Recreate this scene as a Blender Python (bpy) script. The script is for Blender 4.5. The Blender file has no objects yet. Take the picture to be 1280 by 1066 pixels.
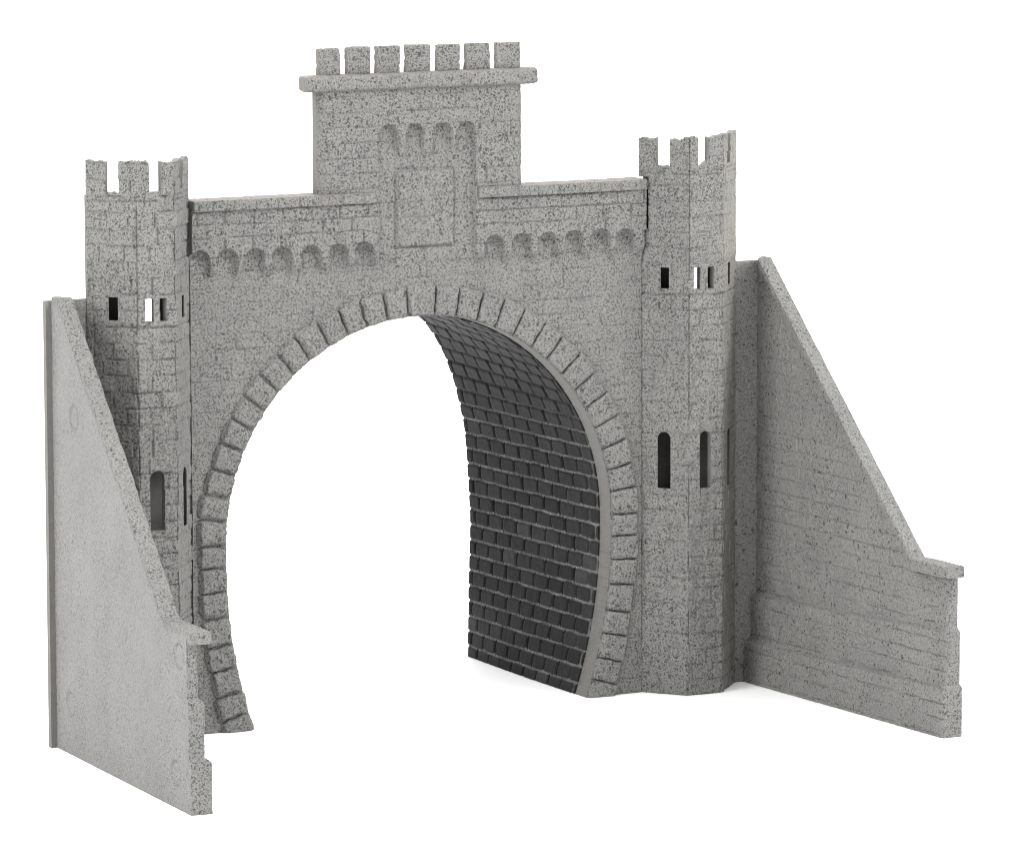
import bpy, math
import numpy as np
from mathutils import Matrix, Vector

S = 0.0002            # one modelling unit = 0.2 mm: the portal is a small scale model about 20 cm wide
sc = bpy.context.scene
COL = sc.collection
PI = math.pi

# ------------------------------------------------------------------ noise helpers
def hash2(i, j, seed=0):
    i = np.asarray(i).astype(np.int64); j = np.asarray(j).astype(np.int64)
    h = (i * 374761393 + j * 668265263 + seed * 1274126177) & 0xFFFFFFFF
    h = ((h ^ (h >> 13)) * 1274126177) & 0xFFFFFFFF
    h = h ^ (h >> 16)
    return (h & 0xFFFFFF) / float(0xFFFFFF)

def vnoise(x, y, seed=0):
    x = np.asarray(x, float); y = np.asarray(y, float)
    i = np.floor(x); j = np.floor(y); fx = x - i; fy = y - j
    fx = fx * fx * (3 - 2 * fx); fy = fy * fy * (3 - 2 * fy)
    a = hash2(i, j, seed); b = hash2(i + 1, j, seed); c = hash2(i, j + 1, seed); d = hash2(i + 1, j + 1, seed)
    return (a + (b - a) * fx) * (1 - fy) + (c + (d - c) * fx) * fy

def rough(s, z, seed, amp=1.0):
    """cast stone grain: a few octaves, zero mean, in modelling units"""
    n = (vnoise(s / 2.3, z / 2.3, seed) - .5) * .55 + (vnoise(s / 5.5, z / 5.5, seed + 7) - .5) * .8 \
        + (vnoise(s / 17, z / 17, seed + 13) - .5) * .9
    return n * amp

def sstep(a, b, x):
    t = np.clip((np.asarray(x, float) - a) / (b - a), 0, 1)
    return t * t * (3 - 2 * t)

def courses(s, z, ch, bl, seed, depth=1.0, width=1.3, bump=.8, z0=0.0, mask=False):
    """shallow dressed-stone courses: worn joints that fade in and out, each block a little proud or sunk"""
    s = s + (vnoise(s / 9, z / 9, seed + 3) - .5) * 1.6
    z = z - z0 + (vnoise(s / 11, z / 7, seed + 4) - .5) * 1.6
    r = np.floor(z / ch)
    off = hash2(r, r * 0 + 5, seed) * bl
    w = bl * (.8 + .4 * hash2(r, r * 0 + 9, seed))
    c = np.floor((s + off) / w)
    dz = z - r * ch; dz = np.minimum(dz, ch - dz)
    ds = (s + off) - c * w; ds = np.minimum(ds, w - ds)
    mz = sstep(.30, .62, vnoise(s / 26, r * 1.7, seed + 21)); ms = sstep(.35, .6, hash2(c, r, seed + 22))
    g = np.maximum((1 - sstep(.2, width, dz)) * mz, (1 - sstep(.2, width, ds)) * ms)
    if mask: return g
    return (hash2(r, c, seed + 31) - .5) * bump - g * depth

# ------------------------------------------------------------------ mesh helpers
def make_obj(name, V, F, parent=None, mats=(), mat_idx=None, uv=None, smooth=True, attrs=None):
    """V (n,3) in modelling units, F (m,4) quads"""
    me = bpy.data.meshes.new(name)
    V = np.asarray(V, np.float32) * S; F = np.asarray(F, np.int32)
    n, m = len(V), len(F)
    me.vertices.add(n); me.vertices.foreach_set('co', V.ravel())
    me.loops.add(m * 4); me.loops.foreach_set('vertex_index', F.ravel())
    me.polygons.add(m)
    me.polygons.foreach_set('loop_start', np.arange(0, m * 4, 4, dtype=np.int32))
    try: me.polygons.foreach_set('loop_total', np.full(m, 4, dtype=np.int32))
    except Exception: pass
    me.polygons.foreach_set('use_smooth', np.full(m, smooth, dtype=bool))
    for mt in mats: me.materials.append(mt)
    if mat_idx is not None: me.polygons.foreach_set('material_index', np.asarray(mat_idx, np.int32))
    if attrs:
        for k, a in attrs.items():
            at = me.attributes.new(k, 'FLOAT', 'POINT'); at.data.foreach_set('value', np.asarray(a, np.float32))
    me.update(calc_edges=True); me.validate()
    o = bpy.data.objects.new(name, me); COL.objects.link(o)
    if parent is not None: o.parent = parent
    return o

def panel(name, ss, zz, front, back, keep=None, snap=None, parent=None, mats=(), attrs=None, front_mat=None):
    """A plate with relief. (ss, zz) grid lines; keep(sc, zc) says which cells exist; snap(s, z, edge) moves the
    nodes on a cut edge onto the true curve; front/back map (s, z) to xyz. Slots: 0 front, 1 cut edges, 2 back."""
    ns, nz = len(ss), len(zz)
    Sg, Zg = np.meshgrid(ss, zz, indexing='ij')
    sc_, zc_ = np.meshgrid((ss[1:] + ss[:-1]) / 2, (zz[1:] + zz[:-1]) / 2, indexing='ij')
    K = np.ones_like(sc_, bool) if keep is None else keep(sc_, zc_)
    Kp = np.pad(K, 1)
    touch = Kp[:-1, :-1].astype(int) + Kp[1:, :-1] + Kp[:-1, 1:] + Kp[1:, 1:]
    used = touch > 0
    if snap is not None:
        edge = used & (touch < 4)
        Sg, Zg = snap(Sg, Zg, edge)
    idx = np.full((ns, nz), -1); idx[used] = np.arange(used.sum())
    s = Sg[used]; z = Zg[used]
    VF = front(s, z); VB = back(s, z); n = len(s)
    ii, jj = np.nonzero(K)
    q = np.stack([idx[ii, jj], idx[ii + 1, jj], idx[ii + 1, jj + 1], idx[ii, jj + 1]], 1)
    fF = q; fB = q[:, ::-1] + n
    E = []
    for (di, dj), (a, b) in (((-1, 0), (3, 0)), ((1, 0), (1, 2)), ((0, -1), (0, 1)), ((0, 1), (2, 3))):
        nb = Kp[ii + 1 + di, jj + 1 + dj]
        E.append(np.stack([q[~nb, a], q[~nb, b]], 1))
    E = np.concatenate(E)
    uq, inv = np.unique(E.ravel(), return_inverse=True); inv = inv.reshape(E.shape); k = len(uq)
    VS = np.concatenate([VF[uq], VB[uq]])
    fS = np.stack([inv[:, 1], inv[:, 0], inv[:, 0] + k, inv[:, 1] + k], 1) + 2 * n
    V = np.concatenate([VF, VB, VS]); F = np.concatenate([fF, fB, fS])
    fm = np.zeros(len(fF)) if front_mat is None else front_mat(sc_, zc_)[ii, jj]
    mi = np.concatenate([fm, np.full(len(fB), 2), np.ones(len(fS))])
    at = None
    if attrs is not None:
        at = {}
        for kx, fn in attrs.items():
            a = fn(s, z); at[kx] = np.concatenate([a, a * (kx != 'wash'), a[uq], a[uq] * (kx != 'wash')])
    return make_obj(name, V, F, parent, mats, mi, attrs=at)

def rounded_block(size, r, res, seed, amp=.5, warp=None):
    """a box with rounded edges and a worn surface, centred at 0; warp maps local xyz to place"""
    hx, hy, hz = [v / 2 for v in size]
    Vs, Fs, o = [], [], 0
    def lin(h):
        n = max(3, int(round(2 * h / res)))
        a = np.linspace(-h, h, n + 1)
        e = np.array([h - r * .3, h - r * .65, h - r]) if r > 0 and h > r else np.array([])
        return np.unique(np.concatenate([a, e, -e]))
    L = [lin(hx), lin(hy), lin(hz)]; H = [hx, hy, hz]
    for ax in range(3):
        u, v = [(1, 2), (2, 0), (0, 1)][ax]
        A, B = np.meshgrid(L[u], L[v], indexing='ij')
        for sg in (-1, 1):
            P = np.zeros(A.shape + (3,)); P[..., u] = A; P[..., v] = B; P[..., ax] = sg * H[ax]
            ia = np.arange(A.size).reshape(A.shape)
            q = np.stack([ia[:-1, :-1], ia[1:, :-1], ia[1:, 1:], ia[:-1, 1:]], -1).reshape(-1, 4)
            if sg < 0: q = q[:, ::-1]
            Vs.append(P.reshape(-1, 3)); Fs.append(q + o); o += A.size
    V = np.concatenate(Vs); F = np.concatenate(Fs)
    inner = np.clip(V, [-(h - min(r, h)) for h in H], [h - min(r, h) for h in H])
    d = V - inner; ln = np.linalg.norm(d, axis=1, keepdims=True); ln[ln == 0] = 1
    N = d / ln
    V = inner + N * min(r, 99)
    n1 = (vnoise(V[:, 0] / 3 + V[:, 1] / 4, V[:, 2] / 3 + V[:, 1] / 5, seed) - .5) * 1.2 \
        + (vnoise(V[:, 0] / 8 + V[:, 1] / 9, V[:, 2] / 8 - V[:, 1] / 9, seed + 5) - .5) * 1.6
    V = V + N * (n1 * amp)[:, None]
    # merge the duplicate rim points so that shading is continuous
    key = np.round(V * 200).astype(np.int64)
    _, first, inv = np.unique(key, axis=0, return_index=True, return_inverse=True)
    V = V[first]; F = inv.reshape(-1)[F]
    if warp is not None: V = warp(V)
    return V, F

# ------------------------------------------------------------------ materials
def nodes_of(name):
    m = bpy.data.materials.new(name); m.use_nodes = True
    nt = m.node_tree; nt.nodes.clear()
    out = nt.nodes.new('ShaderNodeOutputMaterial'); b = nt.nodes.new('ShaderNodeBsdfPrincipled')
    nt.links.new(b.outputs[0], out.inputs[0])
    return m, nt, b

def noise(nt, co, scale_u, detail=2.0, rough_=.5):
    n = nt.nodes.new('ShaderNodeTexNoise'); n.inputs['Scale'].default_value = 1.0 / (scale_u * S)
    n.inputs['Detail'].default_value = detail; n.inputs['Roughness'].default_value = rough_
    nt.links.new(co, n.inputs['Vector']); return n

def ramp(nt, fac, p0, p1, c0, c1):
    r = nt.nodes.new('ShaderNodeValToRGB')
    e = r.color_ramp.elements
    e[0].position = p0; e[1].position = p1
    e[0].color = (*c0, 1) if len(c0) == 3 else c0; e[1].color = (*c1, 1) if len(c1) == 3 else c1
    nt.links.new(fac, r.inputs[0]); return r

def mixc(nt, fac, a, b, mode='MIX'):
    m = nt.nodes.new('ShaderNodeMix'); m.data_type = 'RGBA'; m.blend_type = mode
    if isinstance(fac, (int, float)): m.inputs[0].default_value = fac
    else: nt.links.new(fac, m.inputs[0])
    for sock, v in ((6, a), (7, b)):
        if isinstance(v, tuple): m.inputs[sock].default_value = (*v, 1)
        else: nt.links.new(v, m.inputs[sock])
    return m.outputs[2]

LIGHT = (0.157, 0.1555, 0.148)
DARK = (0.026, 0.026, 0.025)

def math_(nt, op, a, b=None, c=None):
    n = nt.nodes.new('ShaderNodeMath'); n.operation = op
    for i, v in enumerate((a, b, c)):
        if v is None: continue
        if isinstance(v, (int, float)): n.inputs[i].default_value = v
        else: nt.links.new(v, n.inputs[i])
    return n.outputs[0]

def flecks(nt, co, cell_u, radius, share):
    """scattered round-ish printed flecks: voronoi cells, only some of them inked, edges frayed by noise"""
    w = noise(nt, co, cell_u * .35, 1, .5)
    v0 = nt.nodes.new('ShaderNodeVectorMath'); v0.operation = 'MULTIPLY_ADD'
    nt.links.new(w.outputs['Color'], v0.inputs[0]); v0.inputs[1].default_value = (cell_u * S * .7,) * 3; nt.links.new(co, v0.inputs[2])
    v = nt.nodes.new('ShaderNodeTexVoronoi'); v.inputs['Scale'].default_value = 1 / (cell_u * S)
    nt.links.new(v0.outputs[0], v.inputs['Vector'])
    sep = nt.nodes.new('ShaderNodeSeparateColor'); nt.links.new(v.outputs['Color'], sep.inputs[0])
    r = math_(nt, 'MULTIPLY_ADD', sep.outputs[1], radius * .7, radius * .55)
    d = math_(nt, 'SUBTRACT', r, v.outputs['Distance'])
    d = math_(nt, 'MULTIPLY', d, 14.0); d.node.use_clamp = True
    on = math_(nt, 'LESS_THAN', sep.outputs[0], share)
    return math_(nt, 'MULTIPLY', d, on)

def stone(name, grain=1.0, contrast=1.0, blots=1.0, light=LIGHT, dark=DARK, bump=.25, fine_amt=1.0):
    """grey moulded plastic, printed and dry brushed with dark granite speckle"""
    m, nt, b = nodes_of(name)
    co = nt.nodes.new('ShaderNodeTexCoord').outputs['Object']
    n1 = noise(nt, co, 3.0 * grain, 2.5, .62)
    f1a = ramp(nt, n1.outputs['Fac'], .395, .435, (1, 1, 1), (0, 0, 0))
    mv = nt.nodes.new('ShaderNodeVectorMath'); mv.operation = 'ADD'; mv.inputs[1].default_value = (.37, .81, .53); nt.links.new(co, mv.inputs[0])
    n1b = noise(nt, mv.outputs[0], 2.5 * grain, 1.5, .55)
    f1b = ramp(nt, n1b.outputs['Fac'], .385, .425, (1, 1, 1), (0, 0, 0))
    f1 = math_(nt, 'MAXIMUM', f1a.outputs[0], f1b.outputs[0])
    n4 = noise(nt, co, 38, 3, .6)                                # the print is denser in some places than in others
    dens = ramp(nt, n4.outputs['Fac'], .30, .68, (.55, .55, .55), (1, 1, 1))
    n3 = noise(nt, co, 70, 3, .55)
    big = ramp(nt, n3.outputs['Fac'], .32, .70, (.93, .93, .93), (1.05, 1.045, 1.03))
    n5 = noise(nt, co, 1.5 * grain, 1, .5)
    fine = ramp(nt, n5.outputs['Fac'], .30, .70, (1 - .26 * fine_amt,) * 3, (1 + .24 * fine_amt,) * 3)
    base = mixc(nt, 1.0, light, big.outputs[0], 'MULTIPLY')
    base = mixc(nt, 1.0, base, fine.outputs[0], 'MULTIPLY')
    k = math_(nt, 'MULTIPLY', math_(nt, 'MULTIPLY', f1, dens.outputs[0]), .80 * contrast)
    c = mixc(nt, k, base, dark)
    fa = flecks(nt, co, 5.2 * grain, .30, .5); fb = flecks(nt, co, 13 * grain, .19, .45)
    k2 = math_(nt, 'MULTIPLY', math_(nt, 'MAXIMUM', fa, fb), .78 * blots)
    c = mixc(nt, k2, c, dark)
    at = nt.nodes.new('ShaderNodeAttribute'); at.attribute_name = 'wash'  # shade of the joints and grooves, mixed into the colour
    c = mixc(nt, math_(nt, 'MULTIPLY', at.outputs['Fac'], .6), c, (.045, .044, .042))
    nt.links.new(c, b.inputs['Base Color'])
    b.inputs['Roughness'].default_value = .72
    b.inputs['Specular IOR Level'].default_value = .22
    bp = nt.nodes.new('ShaderNodeBump'); bp.inputs['Strength'].default_value = bump; bp.inputs['Distance'].default_value = .8 * S
    nt.links.new(n1.outputs['Fac'], bp.inputs['Height']); nt.links.new(bp.outputs[0], b.inputs['Normal'])
    return m

def plain(name, col=(0.130, 0.125, 0.116), spec=.25):
    m, nt, b = nodes_of(name)
    co = nt.nodes.new('ShaderNodeTexCoord').outputs['Object']
    n1 = noise(nt, co, 14, 4, .6)
    r = ramp(nt, n1.outputs['Fac'], .25, .75, tuple(v * .88 for v in col), tuple(v * 1.1 for v in col))
    n2 = noise(nt, co, 5, 2, .5)
    f = ramp(nt, n2.outputs['Fac'], .25, .31, (.6, .6, .6), (0, 0, 0))
    c = mixc(nt, f.outputs[0], r.outputs[0], (.07, .068, .062))
    nt.links.new(c, b.inputs['Base Color'])
    b.inputs['Roughness'].default_value = .6; b.inputs['Specular IOR Level'].default_value = spec
    return m

M_STONE = stone('speckled_grey_stone')
M_WINGF = stone('speckled_grey_wing_stone', grain=1.0, contrast=.58, blots=1.0)
M_WINGB = stone('fine_speckled_grey_plastic', grain=.75, contrast=.66, blots=.5, light=(0.180, 0.177, 0.172), bump=.08, fine_amt=.9)
M_SIDE = stone('sparsely_speckled_grey_stone', contrast=.45, blots=.7, light=(0.176, 0.171, 0.155))
M_PLAIN = plain('bare_grey_plastic')
M_TOP = plain('bare_warm_grey_plastic', (.148, .134, .122))
M_INSIDE_SHADE = plain('painted_inside_shade', (.045, .041, .037), .1)  # shade inside the towers, put into the back panel's colour
M_COPE = stone('speckled_grey_coping', contrast=.72)

def lining_material():
    m, nt, b = nodes_of('charcoal_lining_brick')
    co = nt.nodes.new('ShaderNodeTexCoord').outputs['Object']
    tone = nt.nodes.new('ShaderNodeAttribute'); tone.attribute_name = 'tone'
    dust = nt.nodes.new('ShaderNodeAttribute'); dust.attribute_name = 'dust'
    joint = nt.nodes.new('ShaderNodeAttribute'); joint.attribute_name = 'joint'
    r = ramp(nt, tone.outputs['Fac'], 0, 1, (.0100, .0100, .0097), (.034, .0343, .0347))
    n1 = noise(nt, co, 9, 4, .65)
    r2 = ramp(nt, n1.outputs['Fac'], .3, .72, (.8, .8, .8), (1.3, 1.3, 1.3))
    c = mixc(nt, 1.0, r.outputs[0], r2.outputs[0], 'MULTIPLY')
    c = mixc(nt, joint.outputs['Fac'], c, (.005, .005, .005))
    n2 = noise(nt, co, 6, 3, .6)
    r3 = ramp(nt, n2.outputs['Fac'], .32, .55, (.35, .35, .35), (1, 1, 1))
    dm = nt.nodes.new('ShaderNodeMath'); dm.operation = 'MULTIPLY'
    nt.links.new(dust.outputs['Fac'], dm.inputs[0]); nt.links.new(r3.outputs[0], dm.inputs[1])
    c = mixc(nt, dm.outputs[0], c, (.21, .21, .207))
    nt.links.new(c, b.inputs['Base Color'])
    b.inputs['Roughness'].default_value = .55; b.inputs['Specular IOR Level'].default_value = .06
    bp = nt.nodes.new('ShaderNodeBump'); bp.inputs['Strength'].default_value = .25; bp.inputs['Distance'].default_value = .6 * S
    n4 = noise(nt, co, 4, 3, .6)
    nt.links.new(n4.outputs['Fac'], bp.inputs['Height']); nt.links.new(bp.outputs[0], b.inputs['Normal'])
    return m
M_LINING = lining_material()

m, nt, b = nodes_of('white_studio_paper')
b.inputs['Base Color'].default_value = (.93, .93, .93, 1); b.inputs['Roughness'].default_value = .9
b.inputs['Specular IOR Level'].default_value = .1
M_PAPER = m

# ------------------------------------------------------------------ the thing
root = bpy.data.objects.new('tunnel_portal', None); COL.objects.link(root)
root['label'] = 'grey speckled model railway tunnel portal with castle towers, sloping wing walls and dark brick lining'
root['category'] = 'tunnel portal'
root.empty_display_size = .02

# ---- arch outline (inner edge of the opening)
ARCH_R, ARCH_Z = 275.5, 240.0
def arch_x(z):
    z = np.asarray(z, float)
    low = ARCH_R - np.clip(215 - z, 0, None) ** 2 / 1260.0
    up = np.sqrt(np.clip(ARCH_R ** 2 - (z - ARCH_Z) ** 2, 0, None))
    return np.where(z >= ARCH_Z, up, low)
_zs = np.linspace(ARCH_Z, 0, 240)
_th = np.linspace(0, PI / 2, 400)
_ax = np.concatenate([ARCH_R * np.sin(_th), arch_x(_zs[1:])]); _az = np.concatenate([ARCH_Z + ARCH_R * np.cos(_th), _zs[1:]])
_aa = np.concatenate([[0], np.cumsum(np.hypot(np.diff(_ax), np.diff(_az)))])
_tx = np.gradient(_ax, _aa); _tz = np.gradient(_az, _aa)
ARC_LEN = _aa[-1]; ARC_Q = np.interp(0, -_az, _aa) if False else _aa[399]
def arc_point(a, r):
    """arc length a from the crown (negative = left), r outward from the opening"""
    sg = np.sign(a); sg = np.where(sg == 0, 1, sg); a = np.abs(a)
    x = np.interp(a, _aa, _ax); z = np.interp(a, _aa, _az); tx = np.interp(a, _aa, _tx); tz = np.interp(a, _aa, _tz)
    l = np.hypot(tx, tz); nx, nz = -tz / l, tx / l
    return sg * (x + nx * r), z + nz * r

# ---- facade wall -------------------------------------------------------------
W = 321.0; TOP = 663.0; BLK = 145.0; BLK_TOP = 812.0; BAY0, BAY1 = -66.0, 79.0
NICHES = [-311, -273.4, -234.7, -196.5, -156.5, -118.3, -82.3, 103, 142, 179.5, 218, 256.5, 293.5]
def facade_h(x, z):
    """how far the front stands out of the base plane"""
    ax = np.abs(x - 6.5)
    hb = 8.0
    h_out = hb * sstep(572, 594, z)
    h_in = -2.0 * sstep(574, 604, z) * (1 - .0 * z)
    ind = np.full_like(x, 1e3)
    for i, c in enumerate(NICHES):
        w = 14.0 + (hash2(i, 3, 1) - .5) * 1.6
        zc = 614.5 - w + (hash2(i, 4, 1) - .5) * 2
        d = np.where(z > zc, np.hypot(x - c, z - zc) - w, np.abs(x - c) - w)
        ind = np.minimum(ind, d + np.clip(574 - z, 0, None) * .5)
    t = sstep(-.9, .7, ind + (vnoise(x / 6, z / 6, 77) - .5) * 1.2)
    h = h_in * (1 - t) + h_out * t
    # centre bay with its sunken frame, four small arches and raised tablet
    bay = 8.0 * sstep(575, 596, z)
    fr = np.maximum(np.abs(x - 7) - 69, 575 - z); fr = np.maximum(fr, z - 751.5)
    for c in (-47.5, -9.9, 29.3, 63.0):
        w = 13.0
        fr = np.minimum(fr, np.where(z > 748, np.hypot(x - c, z - 748.5) - w, np.maximum(np.abs(x - c) - w, 745 - z)))
    tf = sstep(-.9, .7, fr + (vnoise(x / 5, z / 5, 78) - .5) * 1.2)
    pier = np.zeros_like(x)
    for c, hw in ((-28.7, 5.8), (9.7, 6.6), (46.2, 4.2)): pier = np.maximum(pier, 1 - sstep(-.8, .8, np.abs(x - c) - hw))
    tf = np.maximum(tf, pier * sstep(708, 746, z) * (z < 756))          # little piers between the arches, worn away downwards
    fl = 2.6 * sstep(575, 596, z) - 3.0 * sstep(715, 745, z)
    tab = np.maximum(np.abs(x - 5) - 41, np.abs(z - 654.5) - 49.5)
    fl = fl + 3.8 * (1 - sstep(-2.2, .4, tab)) - 1.6 * np.exp(-(tab / 1.5) ** 2)
    hb2 = bay * tf + fl * (1 - tf)
    inbay = sstep(-3, 1, 74 - ax)
    h = h * (1 - inbay) + hb2 * inbay
    # upper block
    blk = 8.0
    h = np.where((z > 676) & (ax > 72), blk + 0 * h, h)
    h = h - np.where(z > 677, 8.0 * (1 - sstep(1, 9.0, BLK - np.abs(x))), 0)
    # block courses: broad on the band, worn on the wall
    band = (z > 612) & (z < 664) & (ax > 70)
    h = h + np.where(band, courses(x, z, 17.3, 40, 5, 2.0, 1.7, 1.2, 612), courses(x, z, 19.5, 42, 11, 1.3, 1.3, 1.1))
    ring = np.where(z > ARCH_Z, np.hypot(x, z - ARCH_Z) - ARCH_R, np.abs(x) - arch_x(z))
    return h + rough(x, z, 41, 1.0)

def facade_groove_shade(x, z):
    band = (z > 612) & (z < 664) & (np.abs(x - 6.5) > 70)
    return np.where(band, courses(x, z, 17.3, 40, 5, 2.0, 1.7, 1.2, 612, True) * .8, courses(x, z, 19.5, 42, 11, .9, 1.3, .7, 0, True) * .45)
def facade_front(x, z): return np.stack([x, -facade_h(x, z), z], 1)
def facade_back(x, z): return np.stack([x, np.where(z > 678, 12.0, 30.0), z], 1)
def facade_keep(x, z):
    hole = np.where(z > ARCH_Z, np.hypot(x, z - ARCH_Z) < ARCH_R, np.abs(x) < arch_x(z))
    top = (np.abs(x) > BLK) & (z > TOP + 2)
    notch = (x > W) & (z < 612)
    return ~hole & ~top & ~notch
def facade_snap(x, z, e):
    r = np.hypot(x, z - ARCH_Z)
    hi = e & (z > ARCH_Z) & (np.abs(r - ARCH_R) < 3)
    x2, z2 = x.copy(), z.copy()
    x2[hi] = x[hi] * ARCH_R / r[hi]; z2[hi] = ARCH_Z + (z[hi] - ARCH_Z) * ARCH_R / r[hi]
    lo = e & (z <= ARCH_Z) & (np.abs(np.abs(x) - arch_x(z)) < 3)
    x2[lo] = np.sign(x[lo]) * arch_x(z[lo])
    return x2, z2
STEP = 1.2
def lines(*stops, step=STEP):
    out = [np.array([stops[0]])]
    for a, b in zip(stops[:-1], stops[1:]):
        n = max(1, int(round((b - a) / step))); out.append(np.linspace(a, b, n + 1)[1:])
    return np.concatenate(out)
facade = panel('facade', lines(-W, -BLK, BLK, W, W + 3.2), lines(0, ARCH_Z, 612, TOP + 2, BLK_TOP), facade_front, facade_back,
               facade_keep, facade_snap, root, (M_STONE, M_PLAIN, M_PLAIN), {'wash': facade_groove_shade})

# ---- arch stones
def stone_block(a0, a1, i):
    ln = 40.0 + (hash2(i, 1, 9) - .5) * 4.5
    if abs(a0 + a1) < 2: ln = 42
    gap = 1.1 + hash2(i, 2, 9) * .8 + (1.0 if i >= 40 else 0)
    hh = 7.0 + (hash2(i, 3, 9) - .5) * 1.6
    am, aw = (a0 + a1) / 2, (a1 - a0) - gap
    def warp(V):
        a = am + V[:, 0] * (1 + .0 * V[:, 2]); r = V[:, 2] + ln / 2 + .3
        x, z = arc_point(a, r)
        top = sstep(ln / 2, ln / 2 - 5, V[:, 2])                  # the outer end dies into the wall
        y = -np.where(V[:, 1] > 0, V[:, 1] * (.35 + .65 * top), V[:, 1]) - hh / 2 + 3.0
        return np.stack([x, y, np.maximum(z, 0.0)], 1)
    V, F = rounded_block((aw, hh + 6, ln), 5.4 if i >= 40 else 4.2, 1.6, 300 + i, 1.15 if i >= 40 else .8, warp)
    o = make_obj('arch_stone', V, F[:, ::-1] if False else F, facade, (M_STONE,))
    return o
cuts = [18.3]
for k in range(14): cuts.append(18.3 + (ARC_Q - 18.3) * (k + 1) / 14)
for zc in (210.5, 181, 147.5, 114.5, 84, 53, 25, 0): cuts.append(ARC_Q + np.interp(ARCH_Z - zc, _aa[399:] * 0 + (ARCH_Z - _az[399:]), _aa[399:] - ARC_Q))
stone_block(-18.3, 18.3, 0)
for i in range(len(cuts) - 1):
    j0 = (hash2(i, 1, 3) - .5) * 2; j1 = (hash2(i + 1, 1, 3) - .5) * 2
    if i == 0: j0 = 0
    if i == len(cuts) - 2: j1 = 0
    stone_block(cuts[i] + j0, cuts[i + 1] + j1, i + 1)
    stone_block(-cuts[i + 1] - j1, -cuts[i] - j0, i + 40)

# ---- copings on the low walls, cornice and merlons of the centre block
def top_mats(V, F):
    """bare, unprinted plastic on upward and sideways faces"""
    P = V[F]; n = np.cross(P[:, 2] - P[:, 0], P[:, 3] - P[:, 1]); n /= np.maximum(np.linalg.norm(n, axis=1, keepdims=True), 1e-9)
    return ((np.abs(n[:, 2]) > .72) | (np.abs(n[:, 0]) > .8)).astype(int)
def coping_bar(x0, x1, i):
    def warp(V):
        V = V.copy(); x = V[:, 0] + (x0 + x1) / 2
        k = np.abs(((x - x0 + 4) / 30.0) % 1 - .5) * 30           # joints between the coping stones
        g = (1 - sstep(.3, 1.5, 15 - k)) * 2.2
        frontside = V[:, 1] < 0
        y = V[:, 1] + np.where(frontside, g, 0)
        z = V[:, 2] + 670.5
        z = z + np.where((V[:, 2] > 0) & frontside, -g * .4, 0)
        return np.stack([x, y + 7.0, z], 1)
    V, F = rounded_block((x1 - x0, 39.0, 13.5), 1.6, 1.5, 500 + i, .45, warp)
    make_obj('coping', V, F, facade, (M_STONE, M_TOP), top_mats(V, F))
coping_bar(-W + 1, BAY0, 1); coping_bar(BAY1, W + 3, 2)

def solid(name, c, size, r, seed, amp, parent, mats, res=2.0, tilt=0.0):
    def warp(V): return np.stack([V[:, 0] + c[0], V[:, 1] + c[1], V[:, 2] + c[2] + tilt * V[:, 0]], 1)
    V, F = rounded_block(size, r, res, seed, amp, warp)
    return make_obj(name, V, F, parent, (*mats, M_TOP), top_mats(V, F))
solid('cornice', (-1, -1.5, 817.5), (330, 25, 20.5), 5.0, 601, .9, facade, (M_COPE,))
for i, (a, b) in enumerate([(-143.2, -112), (-103, -69.5), (-61.5, -27.7), (-19.8, 15.0), (24.2, 57.4), (65.4, 99.6), (108.7, 143.5)]):
    t = 861.5 + (hash2(i, 1, 77) - .5) * 1.4
    solid('merlon', ((a + b) / 2 - .5, .8, (t + 825) / 2), (b - a, 9.0, t - 825), 2.4, 620 + i, .9, facade, (M_STONE,))

# ---- towers ------------------------------------------------------------------
def tower_plan(x3, y3):
    global TX, TY, TL, TC, _pts, _dir, _nrm, _mit
    TX = [319.6, 362.6, 414.7, x3]; TY = [4.6, -52.0, -52.0, y3]
    TL = [math.hypot(TX[i + 1] - TX[i], TY[i + 1] - TY[i]) for i in range(3)]
    TC = np.array([0, TL[0], TL[0] + TL[1], sum(TL)])
    _pts = np.array([TX, TY]).T
    _dir = np.diff(_pts, axis=0); _dir /= np.linalg.norm(_dir, axis=1)[:, None]
    _nrm = np.stack([_dir[:, 1], -_dir[:, 0]], 1)                 # outward
    _mit = [_nrm[0]]
    for i in (0, 1):
        v = _nrm[i] + _nrm[i + 1]; v = v / (1 + _nrm[i] @ _nrm[i + 1]); _mit.append(v)
    _mit.append(_nrm[2]); _mit = np.array(_mit)

def tower_map(s, h, sg):
    P = [_pts[:, k] for k in (0, 1)]
    px = np.interp(s, TC, P[0]) + np.interp(s, TC, _mit[:, 0]) * h
    py = np.interp(s, TC, P[1]) + np.interp(s, TC, _mit[:, 1]) * h
    return sg * px, py
CREN_Z = 695.0; TOWER_TOP = 734.0
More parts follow.
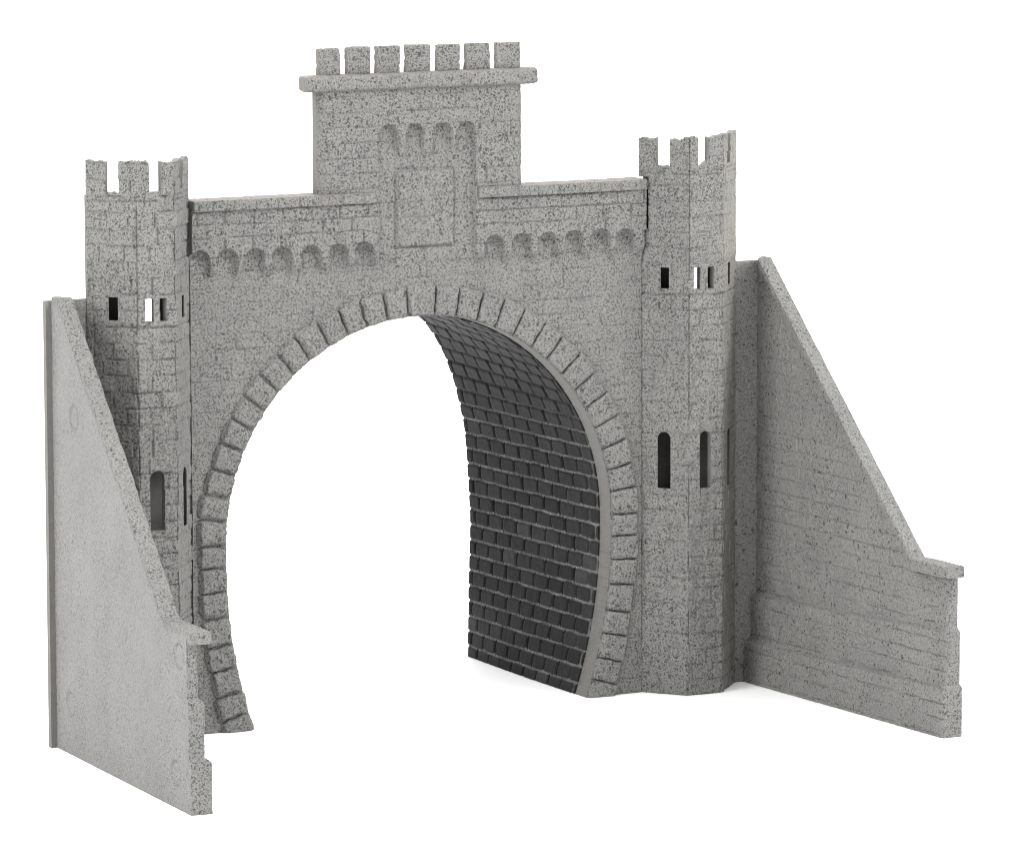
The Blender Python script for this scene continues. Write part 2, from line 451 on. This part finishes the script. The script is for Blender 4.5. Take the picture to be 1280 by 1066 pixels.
# (s0, s1, z0, z1, arched) openings, s from the inner edge
def tower_openings(sg):
    B = TC[1]
    D = TL[0] - 65.9
    w = [(26 + D, 38 + D, 535, 562.5, 0), (22 + D, 40.5 + D, 272.5, 347, 1)]
    f = [(8.0, 17.5), (28.0, 37.5)] if sg > 0 else [(52.1 - 19.5, 52.1 - 9.5 + .6), (52.1 - 38.5, 52.1 - 29)]
    if sg < 0: f = [(13.6, 23.2), (31.2, 42.2)]
    w += [(B + a, B + b, 535, 563.5, 0) for a, b in f]
    a, b = (17.2, 34.0) if sg > 0 else (18.0, 38.4)
    w += [(B + a, B + b, 273, 348.5, 1)]
    C = TC[2]
    w += [(C + 28, C + 41, 536, 565, 0), (C + 26, C + 45, 271, 346.5, 1)]
    return w
def tower_crenels(sg):
    B, C = TC[1], TC[2]
    D = TL[0] - 65.9
    if sg > 0: return [(20.2 + D, 39.0 + D), (B + 14.3, B + 28.2), (C + 24, C + 41)]
    return [(22 + D, 40 + D), (B + 18.5, B + 35.0), (C + 25.5, C + 43.0)]
def make_tower(sg):
    seed = 900 if sg > 0 else 950
    tower_plan(*((465.5, 5.4) if sg > 0 else (460.0, 3.0)))
    OP = tower_openings(sg); CR = tower_crenels(sg)
    ss = {0.0, TC[1], TC[2], TC[3], 14.0}; zs = {0.0, 612.0, 680.0, CREN_Z, TOWER_TOP}
    for a, b, z0, z1, ar in OP: ss |= {a, b}; zs |= {float(z0), float(z1)}
    for a, b in CR: ss |= {a, b}
    def dedupe(v):
        v = sorted(v); o = [v[0]]
        for q in v[1:]:
            if q - o[-1] > .35: o.append(q)
        return o
    for cc in (TC[1], TC[2]): ss |= {cc + .5, cc + 1.0, cc + 1.6, cc - .8}
    gs = lines(*dedupe(ss), step=1.4); gz = lines(*dedupe(zs), step=1.5)
    def sill(s, i, a, b):
        return CREN_Z + (vnoise(s / 4, s * 0, seed + i) - .5) * 3.0 + (sstep(a + 3, b, s) * 7 if (sg > 0 and i == 1) else 0)
    def top_line(s):
        return TOWER_TOP - 1.0 + (vnoise(s / 7, s * 0 + 2, seed + 9) - .5) * 6 + (vnoise(s / 2.5, s * 0 + 3, seed + 9) - .5) * 1.5 \
            - (2.5 if sg > 0 else 0) * (s < TC[1] * .9) + 2 * sstep(TC[1] + 20, TC[2], s)
    def keep(s, z):
        k = np.ones_like(s, bool)
        for a, b, z0, z1, ar in OP:
            c, r = (a + b) / 2, (b - a) / 2
            inside = (s > a) & (s < b) & (z > z0) & (z < z1)
            if ar: inside &= (z < z1 - r) | (np.hypot(s - c, z - z1 + r) < r)
            k &= ~inside
        for i, (a, b) in enumerate(CR):
            k &= ~((s > a) & (s < b) & (z > sill(s, i, a, b)))
        # worn tops of the merlons
        k &= z < np.maximum(top_line(s), CREN_Z)
        if sg > 0: k &= ~((s < 14.0) & (z > 612) & (z < 680))
        return k
    def snap(s, z, e):
        s, z = s.copy(), z.copy()
        for a, b, z0, z1, ar in OP:
            if not ar: continue
            c, r = (a + b) / 2, (b - a) / 2
            d = np.hypot(s - c, z - (z1 - r))
            q = e & (z > z1 - r) & (np.abs(d - r) < 2) & (d > 0)
            s[q] = c + (s[q] - c) * r / d[q]; z[q] = (z1 - r) + (z[q] - (z1 - r)) * r / d[q]
        tp = np.maximum(top_line(s), CREN_Z)
        q = e & (np.abs(z - tp) < 1.7) & (z > CREN_Z + 8); z[q] = tp[q]
        for i, (a, b) in enumerate(CR):
            zb = sill(s, i, a, b); q = e & (s > a + .05) & (s < b - .05) & (np.abs(z - zb) < 1.7); z[q] = zb[q]
        return s, z
    def hgt(s, z):
        h = courses(s, z, 20.3, 33, seed + 1, 1.7 if sg > 0 else 2.3, 1.5, 1.8 if sg > 0 else 2.8)
        h = h + rough(s, z, seed + 2, 1.5)
        # string course grooves and the slim joints at the facet corners
        for zg in (684.5, 527.0, 155.0): h = h - 1.6 * np.exp(-((z - zg + (vnoise(s / 12, z * 0, seed + 5) - .5) * 2) / 1.0) ** 2) * sstep(.2, .5, vnoise(s / 14, z * 0 + zg, seed + 6))
        for cc in (TC[1], TC[2]): h = h - 2.2 * np.exp(-((s - cc - .8) / .9) ** 2) * sstep(.25, .55, vnoise(z / 30, s * 0 + cc, seed + 8))
        edge = sstep(0, 3, s) * sstep(0, 3, TC[3] - s)
        return h * (.3 + .7 * edge) * (1 - .85 * slit_zone(s, z))
    fr = lambda s, z: np.stack([*tower_map(s, hgt(s, z), sg), z], 1)[:, :]
    def wash(s, z):
        g = courses(s, z, 20.3, 33, seed + 1, 1.5, 1.5, 2.0, 0, True) * (.38 if sg > 0 else .5)
        for zg in (684.5, 527.0, 155.0): g = np.maximum(g, .9 * np.exp(-((z - zg + (vnoise(s / 12, z * 0, seed + 5) - .5) * 2) / .9) ** 2) * sstep(.2, .5, vnoise(s / 14, z * 0 + zg, seed + 6)))
        for cc in (TC[1], TC[2]): g = np.maximum(g, .6 * np.exp(-((s - cc - .8 - (vnoise(z / 9, s * 0 + cc, seed + 12) - .5) * 1.4) / .8) ** 2) * sstep(.3, .6, vnoise(z / 30, s * 0 + cc, seed + 8)))
        return g
    # the side facets thin out around their slits
    def slit_zone(s, z):
        k = np.zeros_like(s)
        for a, b, z0, z1, ar in OP:
            if TC[1] < a < TC[2]: continue
            k = np.maximum(k, (1 - sstep(2, 7, np.maximum(a - s, s - b))) * (1 - sstep(2, 7, np.maximum(z0 - z, z - z1))))
        return k
    bk = lambda s, z: np.stack([*tower_map(s, -8.0 + 6.6 * slit_zone(s, z), sg), z], 1)
    t = panel('tower', gs, gz, fr, bk, keep, snap, root, (M_STONE, M_PLAIN, M_PLAIN, M_SIDE, M_WINGF), {'wash': wash},
              (lambda s, z: np.where(s > TC[2] + .5, 3, 0)) if sg > 0 else (lambda s, z: np.where(s < TC[1], 4, 0)))
    if sg < 0: t.data.flip_normals()
    # unseen thin slab under the battlements, added to keep the tower inside dark
    n = 24
    s = np.linspace(0, TC[3], n); x, y = tower_map(s, np.full(n, -8.6), sg)
    yb = np.full(n, 4.2)
    V, F = [], []
    for zz in (676.0, 682.0):
        V += [np.stack([x, np.minimum(y, 4.0), np.full(n, zz)], 1), np.stack([x, yb, np.full(n, zz)], 1)]
    V = np.concatenate(V)
    for k in range(n - 1):
        a, b_, c, d = k, k + 1, n + k + 1, n + k
        F += [(a, d, c, b_), (a + 2 * n, b_ + 2 * n, c + 2 * n, d + 2 * n), (a, b_, b_ + 2 * n, a + 2 * n), (d, d + 2 * n, c + 2 * n, c)]
    make_obj('tower_light_stop', V, F, t, (M_PLAIN,), smooth=False)
    return t
towers = {sg: make_tower(sg) for sg in (-1, 1)}

# ---- back panels: close the towers behind and reach out to the wing walls ------
FX, FY, FZ, FT = 514.2, 5.6, 561.0, 9.0
def make_back(sg):
    seed = 1000 + (sg > 0) * 50
    OPN = [(396.5, 411.5, 522, 566)] if sg > 0 else [(366.5, 380.5, 522, 566)]
    gs = lines(323.5, 331.0, OPN[0][0], OPN[0][1], 457.0, 505.0, FX, step=1.8); gz = lines(0, OPN[0][2], FZ, OPN[0][3], 655, 690, step=1.8)
    def keep(s, z):
        k = ((s < 457) | (z < FZ)) & ((s > 331) | (z < 655))
        for a, b, z0, z1 in OPN: k &= ~((s > a) & (s < b) & (z > z0) & (z < z1))
        return k
    def hgt(s, z):
        vis = (s > 455) & (s < 505)
        return np.where(vis, courses(s, z, 20.3, 40, seed, 1.0, 1.3, .8) + rough(s, z, seed + 1, .8), 0) - 1.5 * sstep(FZ - 4, FZ, z) * (s > 460) - 3.5 * sstep(FX - 3, FX, s) * sstep(FZ - 14, FZ, z) 
    fr = lambda s, z: np.stack([sg * s, FY - hgt(s, z), z], 1)
    bk = lambda s, z: np.stack([sg * s, np.full_like(s, FY + FT), z], 1)
    t = panel('back_panel', gs, gz, fr, bk, keep, None, towers[sg], (M_WINGF, M_PLAIN, M_PLAIN, M_INSIDE_SHADE), front_mat=lambda s, z: np.where(s > 506, 1, np.where(s < 452, np.where((z > 235) & (z < 370) & ((s > 398) if sg > 0 else (s < 398)), 1, 3), 0)))
    if sg < 0: t.data.flip_normals()
for sg in (-1, 1): make_back(sg)

# ---- wing walls ----------------------------------------------------------------
WX, WA, WL, WTOP, WS, WLS, WL0 = 506.7, math.radians(2.95), 466.9, 567.0, 218.2, 383.0, 20.0
wd = np.array([math.sin(WA), -math.cos(WA)]); wn = np.array([-math.cos(WA), -math.sin(WA)])
def wing_xyz(l, off, z, sg): return np.stack([sg * (WX + wd[0] * l + wn[0] * off), FY - .4 + wd[1] * l + wn[1] * off, z], 1)
def wing_top(l): return np.interp(l, [0, WL0, WLS, WL + 20], [WTOP, WTOP, WS, WS])
def ledge(z, l):
    k = .86 + .14 * l / WL
    return sstep(0, 1, (64 * k - z) / 6 + .5), sstep(0, 1, (135 * k - z) / 6 + .5)
def wing_off(l, z):
    a, b_ = ledge(z, l); q = l / WL
    return (9 + 6 * q) + b_ * (9 - 3 * q) + a * (10 - 3 * q)
def make_wing(sg):
    seed = 1200 + (sg > 0) * 60
    uu = lines(0, WL0 / (WL - 11), WLS / (WL - 11), 1.0, step=1.6 / WL); tt = np.linspace(0, 1, 360)
    def pos(u, t):
        lc = u * WL; z = t * (wing_top(u * (WL - 11)) - 8.0)
        a, b_ = ledge(z, lc); l = u * (WL - 11 + 5.5 * b_ + 5.5 * a)
        return l, z
    def fr(u, t):
        l, z = pos(u, t)
        r = courses(l, z, 19.6, 60, seed, 1.8, 1.3, 1.0, 4) * sstep(0, 6, l) + rough(l, z, seed + 1, 1.0)
        edge = sstep(0, 2.5, (1 - u) * WL); r = r * (.4 + .6 * edge) - 1.6 * (1 - edge)
        return wing_xyz(l, wing_off(l, z) + r, z, sg)
    PINS = [(76.9, 424.7), (51.5, 63.1), (430.6, 184.1), (417, 41.5)]
    def bk(u, t):
        l, z = pos(u, t)
        h = rough(l, z, seed + 2, .28)
        for pl, pz in PINS:
            d = np.hypot(l - pl, z - pz)
            h = h - 2.4 * np.exp(-((d - 15) / 1.2) ** 2) - .8 * (1 - sstep(13, 16, d))
        return wing_xyz(l, -h, z, sg)
    def wash(u, t):
        l, z = pos(u, t); return courses(l, z, 19.6, 60, seed, 1.1, 1.3, .7, 4, True) * .36
    w = panel('wing_wall', uu, tt, fr, bk, None, None, root, (M_WINGF, M_STONE, M_WINGB), {'wash': wash})
    w.data.flip_normals()
    if sg < 0: w.data.flip_normals()
    # coping: level top, long slope, level stub with an overhanging end
    ll = np.unique(np.concatenate([lines(0, WL0 - 3, WL0, WL0 + 3, WLS - 4, WLS, WLS + 4, WL + 3, step=2.0)]))
    oo = np.unique(np.concatenate([np.linspace(0, 1, 14), [.04, .08, .92, .96]]))
    Lg, Og = np.meshgrid(ll, oo, indexing='ij'); l = Lg.ravel(); o = Og.ravel()
    q = np.clip(l / WL, 0, 1)
    stub = sstep(WLS - 8, WLS + 6, l)
    off_in = 20.5 + 1.0 * q + stub * 5.0
    l2 = np.where(l < WL0, l + (1 - l / WL0) * o * WL0, l)             # mitred back end
    off = .15 + o * off_in
    zt = wing_top(l2); th = 10.0 + 5.0 * stub
    rnd = np.minimum(np.minimum(o, 1 - o) * off_in, 3.0) / 3.0
    zt_r = zt - 1.6 * (1 - rnd) ** 2 + rough(l2, off * 1.0, seed + 5, .9)
    rimn = (vnoise(l2 / 6, o * 0 + 1, seed + 6) - .5) * 1.6 * (o > .5) * (o - .5) * 2
    top = wing_xyz(l2, off + rimn, zt_r, sg); bot = wing_xyz(l2, off + rimn, zt - th, sg)
    ns, no = Lg.shape; ia = np.arange(ns * no).reshape(ns, no); N = ns * no
    qd = np.stack([ia[:-1, :-1], ia[1:, :-1], ia[1:, 1:], ia[:-1, 1:]], -1).reshape(-1, 4)
    rim = np.concatenate([ia[:, 0], ia[-1, 1:], ia[-2::-1, -1], ia[0, -2:0:-1]]); k = len(rim)
    V = np.concatenate([top, bot, top[rim], bot[rim]])
    j = np.arange(k); j2 = (j + 1) % k
    side = np.stack([j, j2, j2 + k, j + k], 1) + 2 * N
    F = np.concatenate([qd, qd[:, ::-1] + N, side[:, ::-1]])
    if sg > 0: F = F[:, ::-1]
    c = make_obj('coping', V, F, w, (M_COPE,))
for sg in (-1, 1): make_wing(sg)

# ---- tunnel lining ---------------------------------------------------------------
def resample(P, n):
    P = np.array(P, float)
    from_ = np.concatenate([[0], np.cumsum(np.hypot(*np.diff(P, axis=0).T))])
    t = np.linspace(0, from_[-1], n)
    return np.stack([np.interp(t, from_, P[:, 0]), np.interp(t, from_, P[:, 1])], 1)
def smooth_curve(P, n):
    P = resample(P, n)
    for _ in range(220):
        P[1:-1] = P[1:-1] * .5 + (P[:-2] + P[2:]) * .25
    return P
NP_ = 900
half = [(0, 536), (60, 529), (115, 506), (150, 486), (178.3, 467.6), (191.4, 448.2), (209.4, 416.6), (220.7, 390.6), (230.9, 352.2), (238.1, 324.4),
        (243.9, 264.4), (247.8, 198.2), (246.3, 132.3), (244.5, 88.3), (243.5, 0)]
full = [(-x, z) for x, z in half[::-1]] + half[1:]
REAR = smooth_curve(full, NP_)
fz = np.concatenate([_az[::-1], _az[1:]]); fx = np.concatenate([-_ax[::-1], _ax[1:]])
FRONT = resample(np.stack([fx, fz], 1), NP_)
# pair the two outlines by height so that the courses run level
_ra = np.concatenate([[0], np.cumsum(np.hypot(*np.diff(REAR, axis=0).T))]); RLEN = _ra[-1]
LY0, LY1 = 30.6, 349.0
BCH, BBL = 21.0, 35.6
def lining_geo(s, y):
    rx = np.interp(s, _ra, REAR[:, 0]); rz = np.interp(s, _ra, REAR[:, 1])
    f = s / RLEN
    fx_ = np.interp(f, np.linspace(0, 1, NP_), FRONT[:, 0]); fz_ = np.interp(f, np.linspace(0, 1, NP_), FRONT[:, 1])
    w = 1 - (y - LY0) / (LY1 - LY0); w = w * (.9 + .1 * w)
    x = rx + (fx_ - rx) * w; z = rz + (fz_ - rz) * w
    t = (y - LY0) / (LY1 - LY0)
    x = x - np.sign(rx) * 9 * (1 - t) * (1 - w) * (1 - np.clip(rz / 120, 0, 1)) 
    return x, z
_e = 1.0
def brick_field(s, y):
    sm = np.where(s > RLEN / 2, RLEN - s, s)             # measured up from either foot
    sm2 = sm + 6.5 + (vnoise(y / 25, s / 25, 50) - .5) * 1.5
    r = np.floor(sm2 / BCH); dz = sm2 - r * BCH
    side = (s > RLEN / 2) * 100
    off = (r % 2) * BBL * .5 + (hash2(r, side, 61) - .5) * 8
    yy = y + off + (vnoise(s / 20, y / 20, 51) - .5) * 1.6
    c = np.floor(yy / BBL); dy = yy - c * BBL
    dy = dy + (hash2(c, r + side, 66) - .5) * 2.0
    tone = hash2(c, r + side, 62); lift = (hash2(c, r + side, 63) - .5) * .9
    # rounded rectangle distance, gaps 1.2 wide
    px = np.abs(dy - BBL / 2) - (BBL / 2 - .7 - 6.0); pz = np.abs(dz - BCH / 2) - (BCH / 2 - .75 - 6.0)
    d = np.hypot(np.clip(px, 0, None), np.clip(pz, 0, None)) + np.minimum(np.maximum(px, pz), 0) - 6.0
    horiz = pz > px * 1.0
    return r, c, d, tone, lift, horiz, sm, dz
def lining_front(s, y):
    x, z = lining_geo(s, y)
    x1, z1 = lining_geo(np.clip(s + _e, 0, RLEN), y); x0, z0 = lining_geo(np.clip(s - _e, 0, RLEN), y)
    tx, tz = x1 - x0, z1 - z0; L = np.hypot(tx, tz); nx, nz = tz / L, -tx / L       # pointing into the tunnel
    r, c, d, tone, lift, hz, sm, dz = brick_field(s, y)
    h = 1.9 * (1 - sstep(-2.2, .5, d)) + lift * (1 - sstep(-2, 0, d)) + rough(s, y, 70, .35)
    # a moulding pin mark on one brick
    return np.stack([x + nx * h, y, np.maximum(z + nz * h, 0)], 1)
def lining_back(s, y):
    x, z = lining_geo(s, y)
    x1, z1 = lining_geo(np.clip(s + _e, 0, RLEN), y); x0, z0 = lining_geo(np.clip(s - _e, 0, RLEN), y)
    tx, tz = x1 - x0, z1 - z0; L = np.hypot(tx, tz)
    return np.stack([x - tz / L * 7, y, np.maximum(z + tx / L * 7, 0)], 1)
def a_tone(s, y):
    r, c, d, tone, lift, hz, sm, dz = brick_field(s, y)
    t = .16 + .4 * tone; t = np.where(tone > .955, 1.0, t)
    return t
def a_joint(s, y):
    r, c, d, *_ = brick_field(s, y)
    return sstep(-1.0, .1, d)
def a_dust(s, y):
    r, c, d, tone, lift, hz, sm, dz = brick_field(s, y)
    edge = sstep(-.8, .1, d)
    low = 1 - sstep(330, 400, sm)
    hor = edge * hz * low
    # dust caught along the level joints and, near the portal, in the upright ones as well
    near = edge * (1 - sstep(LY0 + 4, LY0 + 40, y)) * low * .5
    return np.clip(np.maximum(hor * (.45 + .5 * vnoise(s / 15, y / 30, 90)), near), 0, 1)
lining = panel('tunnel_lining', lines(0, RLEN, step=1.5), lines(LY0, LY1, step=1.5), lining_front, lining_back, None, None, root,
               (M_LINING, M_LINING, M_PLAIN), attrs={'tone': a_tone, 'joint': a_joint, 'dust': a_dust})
lining['label'] = 'charcoal brick patterned tunnel lining behind the arch'

# ------------------------------------------------------------------ studio paper
G = 60.0
me = bpy.data.meshes.new('ground')
z0 = -0.4 * S
me.from_pydata([(-G, -G, z0), (G, -G, z0), (G, G, z0), (-G, G, z0)], [], [(0, 1, 2, 3)])
me.materials.append(M_PAPER)
ground = bpy.data.objects.new('ground', me); COL.objects.link(ground)
ground['kind'] = 'structure'; ground['label'] = 'seamless white studio paper under the model'

# ------------------------------------------------------------------ light
w = bpy.data.worlds.new('World'); sc.world = w; w.use_nodes = True
# a white studio dome, brighter overhead than at the horizon
nt = w.node_tree; bg = nt.nodes['Background']
tc = nt.nodes.new('ShaderNodeTexCoord'); sx = nt.nodes.new('ShaderNodeSeparateXYZ'); nt.links.new(tc.outputs['Generated'], sx.inputs[0])
mr = nt.nodes.new('ShaderNodeMapRange'); mr.inputs[1].default_value = 0; mr.inputs[2].default_value = 1; mr.inputs[3].default_value = .18; mr.inputs[4].default_value = 2.95
nt.links.new(sx.outputs[2], mr.inputs[0])
bg.inputs[0].default_value = (1, 1, 1, 1); nt.links.new(mr.outputs[0], bg.inputs[1])

def softbox(name, loc, target, sx, sy, power):
    l = bpy.data.lights.new(name, 'AREA'); l.shape = 'RECTANGLE'; l.size = sx; l.size_y = sy; l.energy = power
    o = bpy.data.objects.new(name, l); COL.objects.link(o)
    o.location = loc
    o.rotation_euler = (Vector(target) - Vector(loc)).to_track_quat('-Z', 'Y').to_euler()
    return o
softbox('key_softbox', (1.5, -1.4, 1.5), (0, 0, 0.07), 1.2, 1.1, 50)
softbox('side_softbox', (-1.5, -0.5, 0.75), (0, -.03, 0.05), .9, .8, 22)
softbox('added_floor_fill', (0.1, 1.3, 1.2), (0.0, 0.12, 0.0), 1.2, .7, 15)  # added lamp that whitens the ground inside and behind the tunnel

# ------------------------------------------------------------------ camera
cam = bpy.data.cameras.new('camera'); co = bpy.data.objects.new('camera', cam); COL.objects.link(co)
yaw, pitch, roll = math.radians(27.15338), math.radians(7.665796), math.radians(.146603)
fw0 = Vector((math.sin(yaw), math.cos(yaw), 0)); rt = Vector((math.cos(yaw), -math.sin(yaw), 0)); up0 = Vector((0, 0, 1))
fw = fw0 * math.cos(pitch) - up0 * math.sin(pitch); up = up0 * math.cos(pitch) + fw0 * math.sin(pitch)
rt2 = rt * math.cos(roll) - up * math.sin(roll); up2 = up * math.cos(roll) + rt * math.sin(roll)
loc = Vector((-3169.664, -6435.292, 1337.989)) * S
co.matrix_world = Matrix(((rt2.x, up2.x, -fw.x, loc.x), (rt2.y, up2.y, -fw.y, loc.y), (rt2.z, up2.z, -fw.z, loc.z), (0, 0, 0, 1)))
cam.sensor_fit = 'HORIZONTAL'; cam.sensor_width = 36.0; cam.lens = 36.0 * 7058.0677 / 1280.0
cam.clip_start = .05; cam.clip_end = 200
sc.camera = co

# ------------------------------------------------------------------ colour management, render
sc.view_settings.view_transform = 'Standard'; sc.view_settings.look = 'None'
sc.view_settings.exposure = 0.0; sc.view_settings.gamma = 1.0; sc.view_settings.use_curve_mapping = False
sc.render.engine = 'CYCLES'
sc.cycles.max_bounces = 8; sc.cycles.diffuse_bounces = 5
sc.cycles.use_denoising = True
sc.cycles.pixel_filter_type = 'BLACKMAN_HARRIS'; sc.cycles.filter_width = 1.05
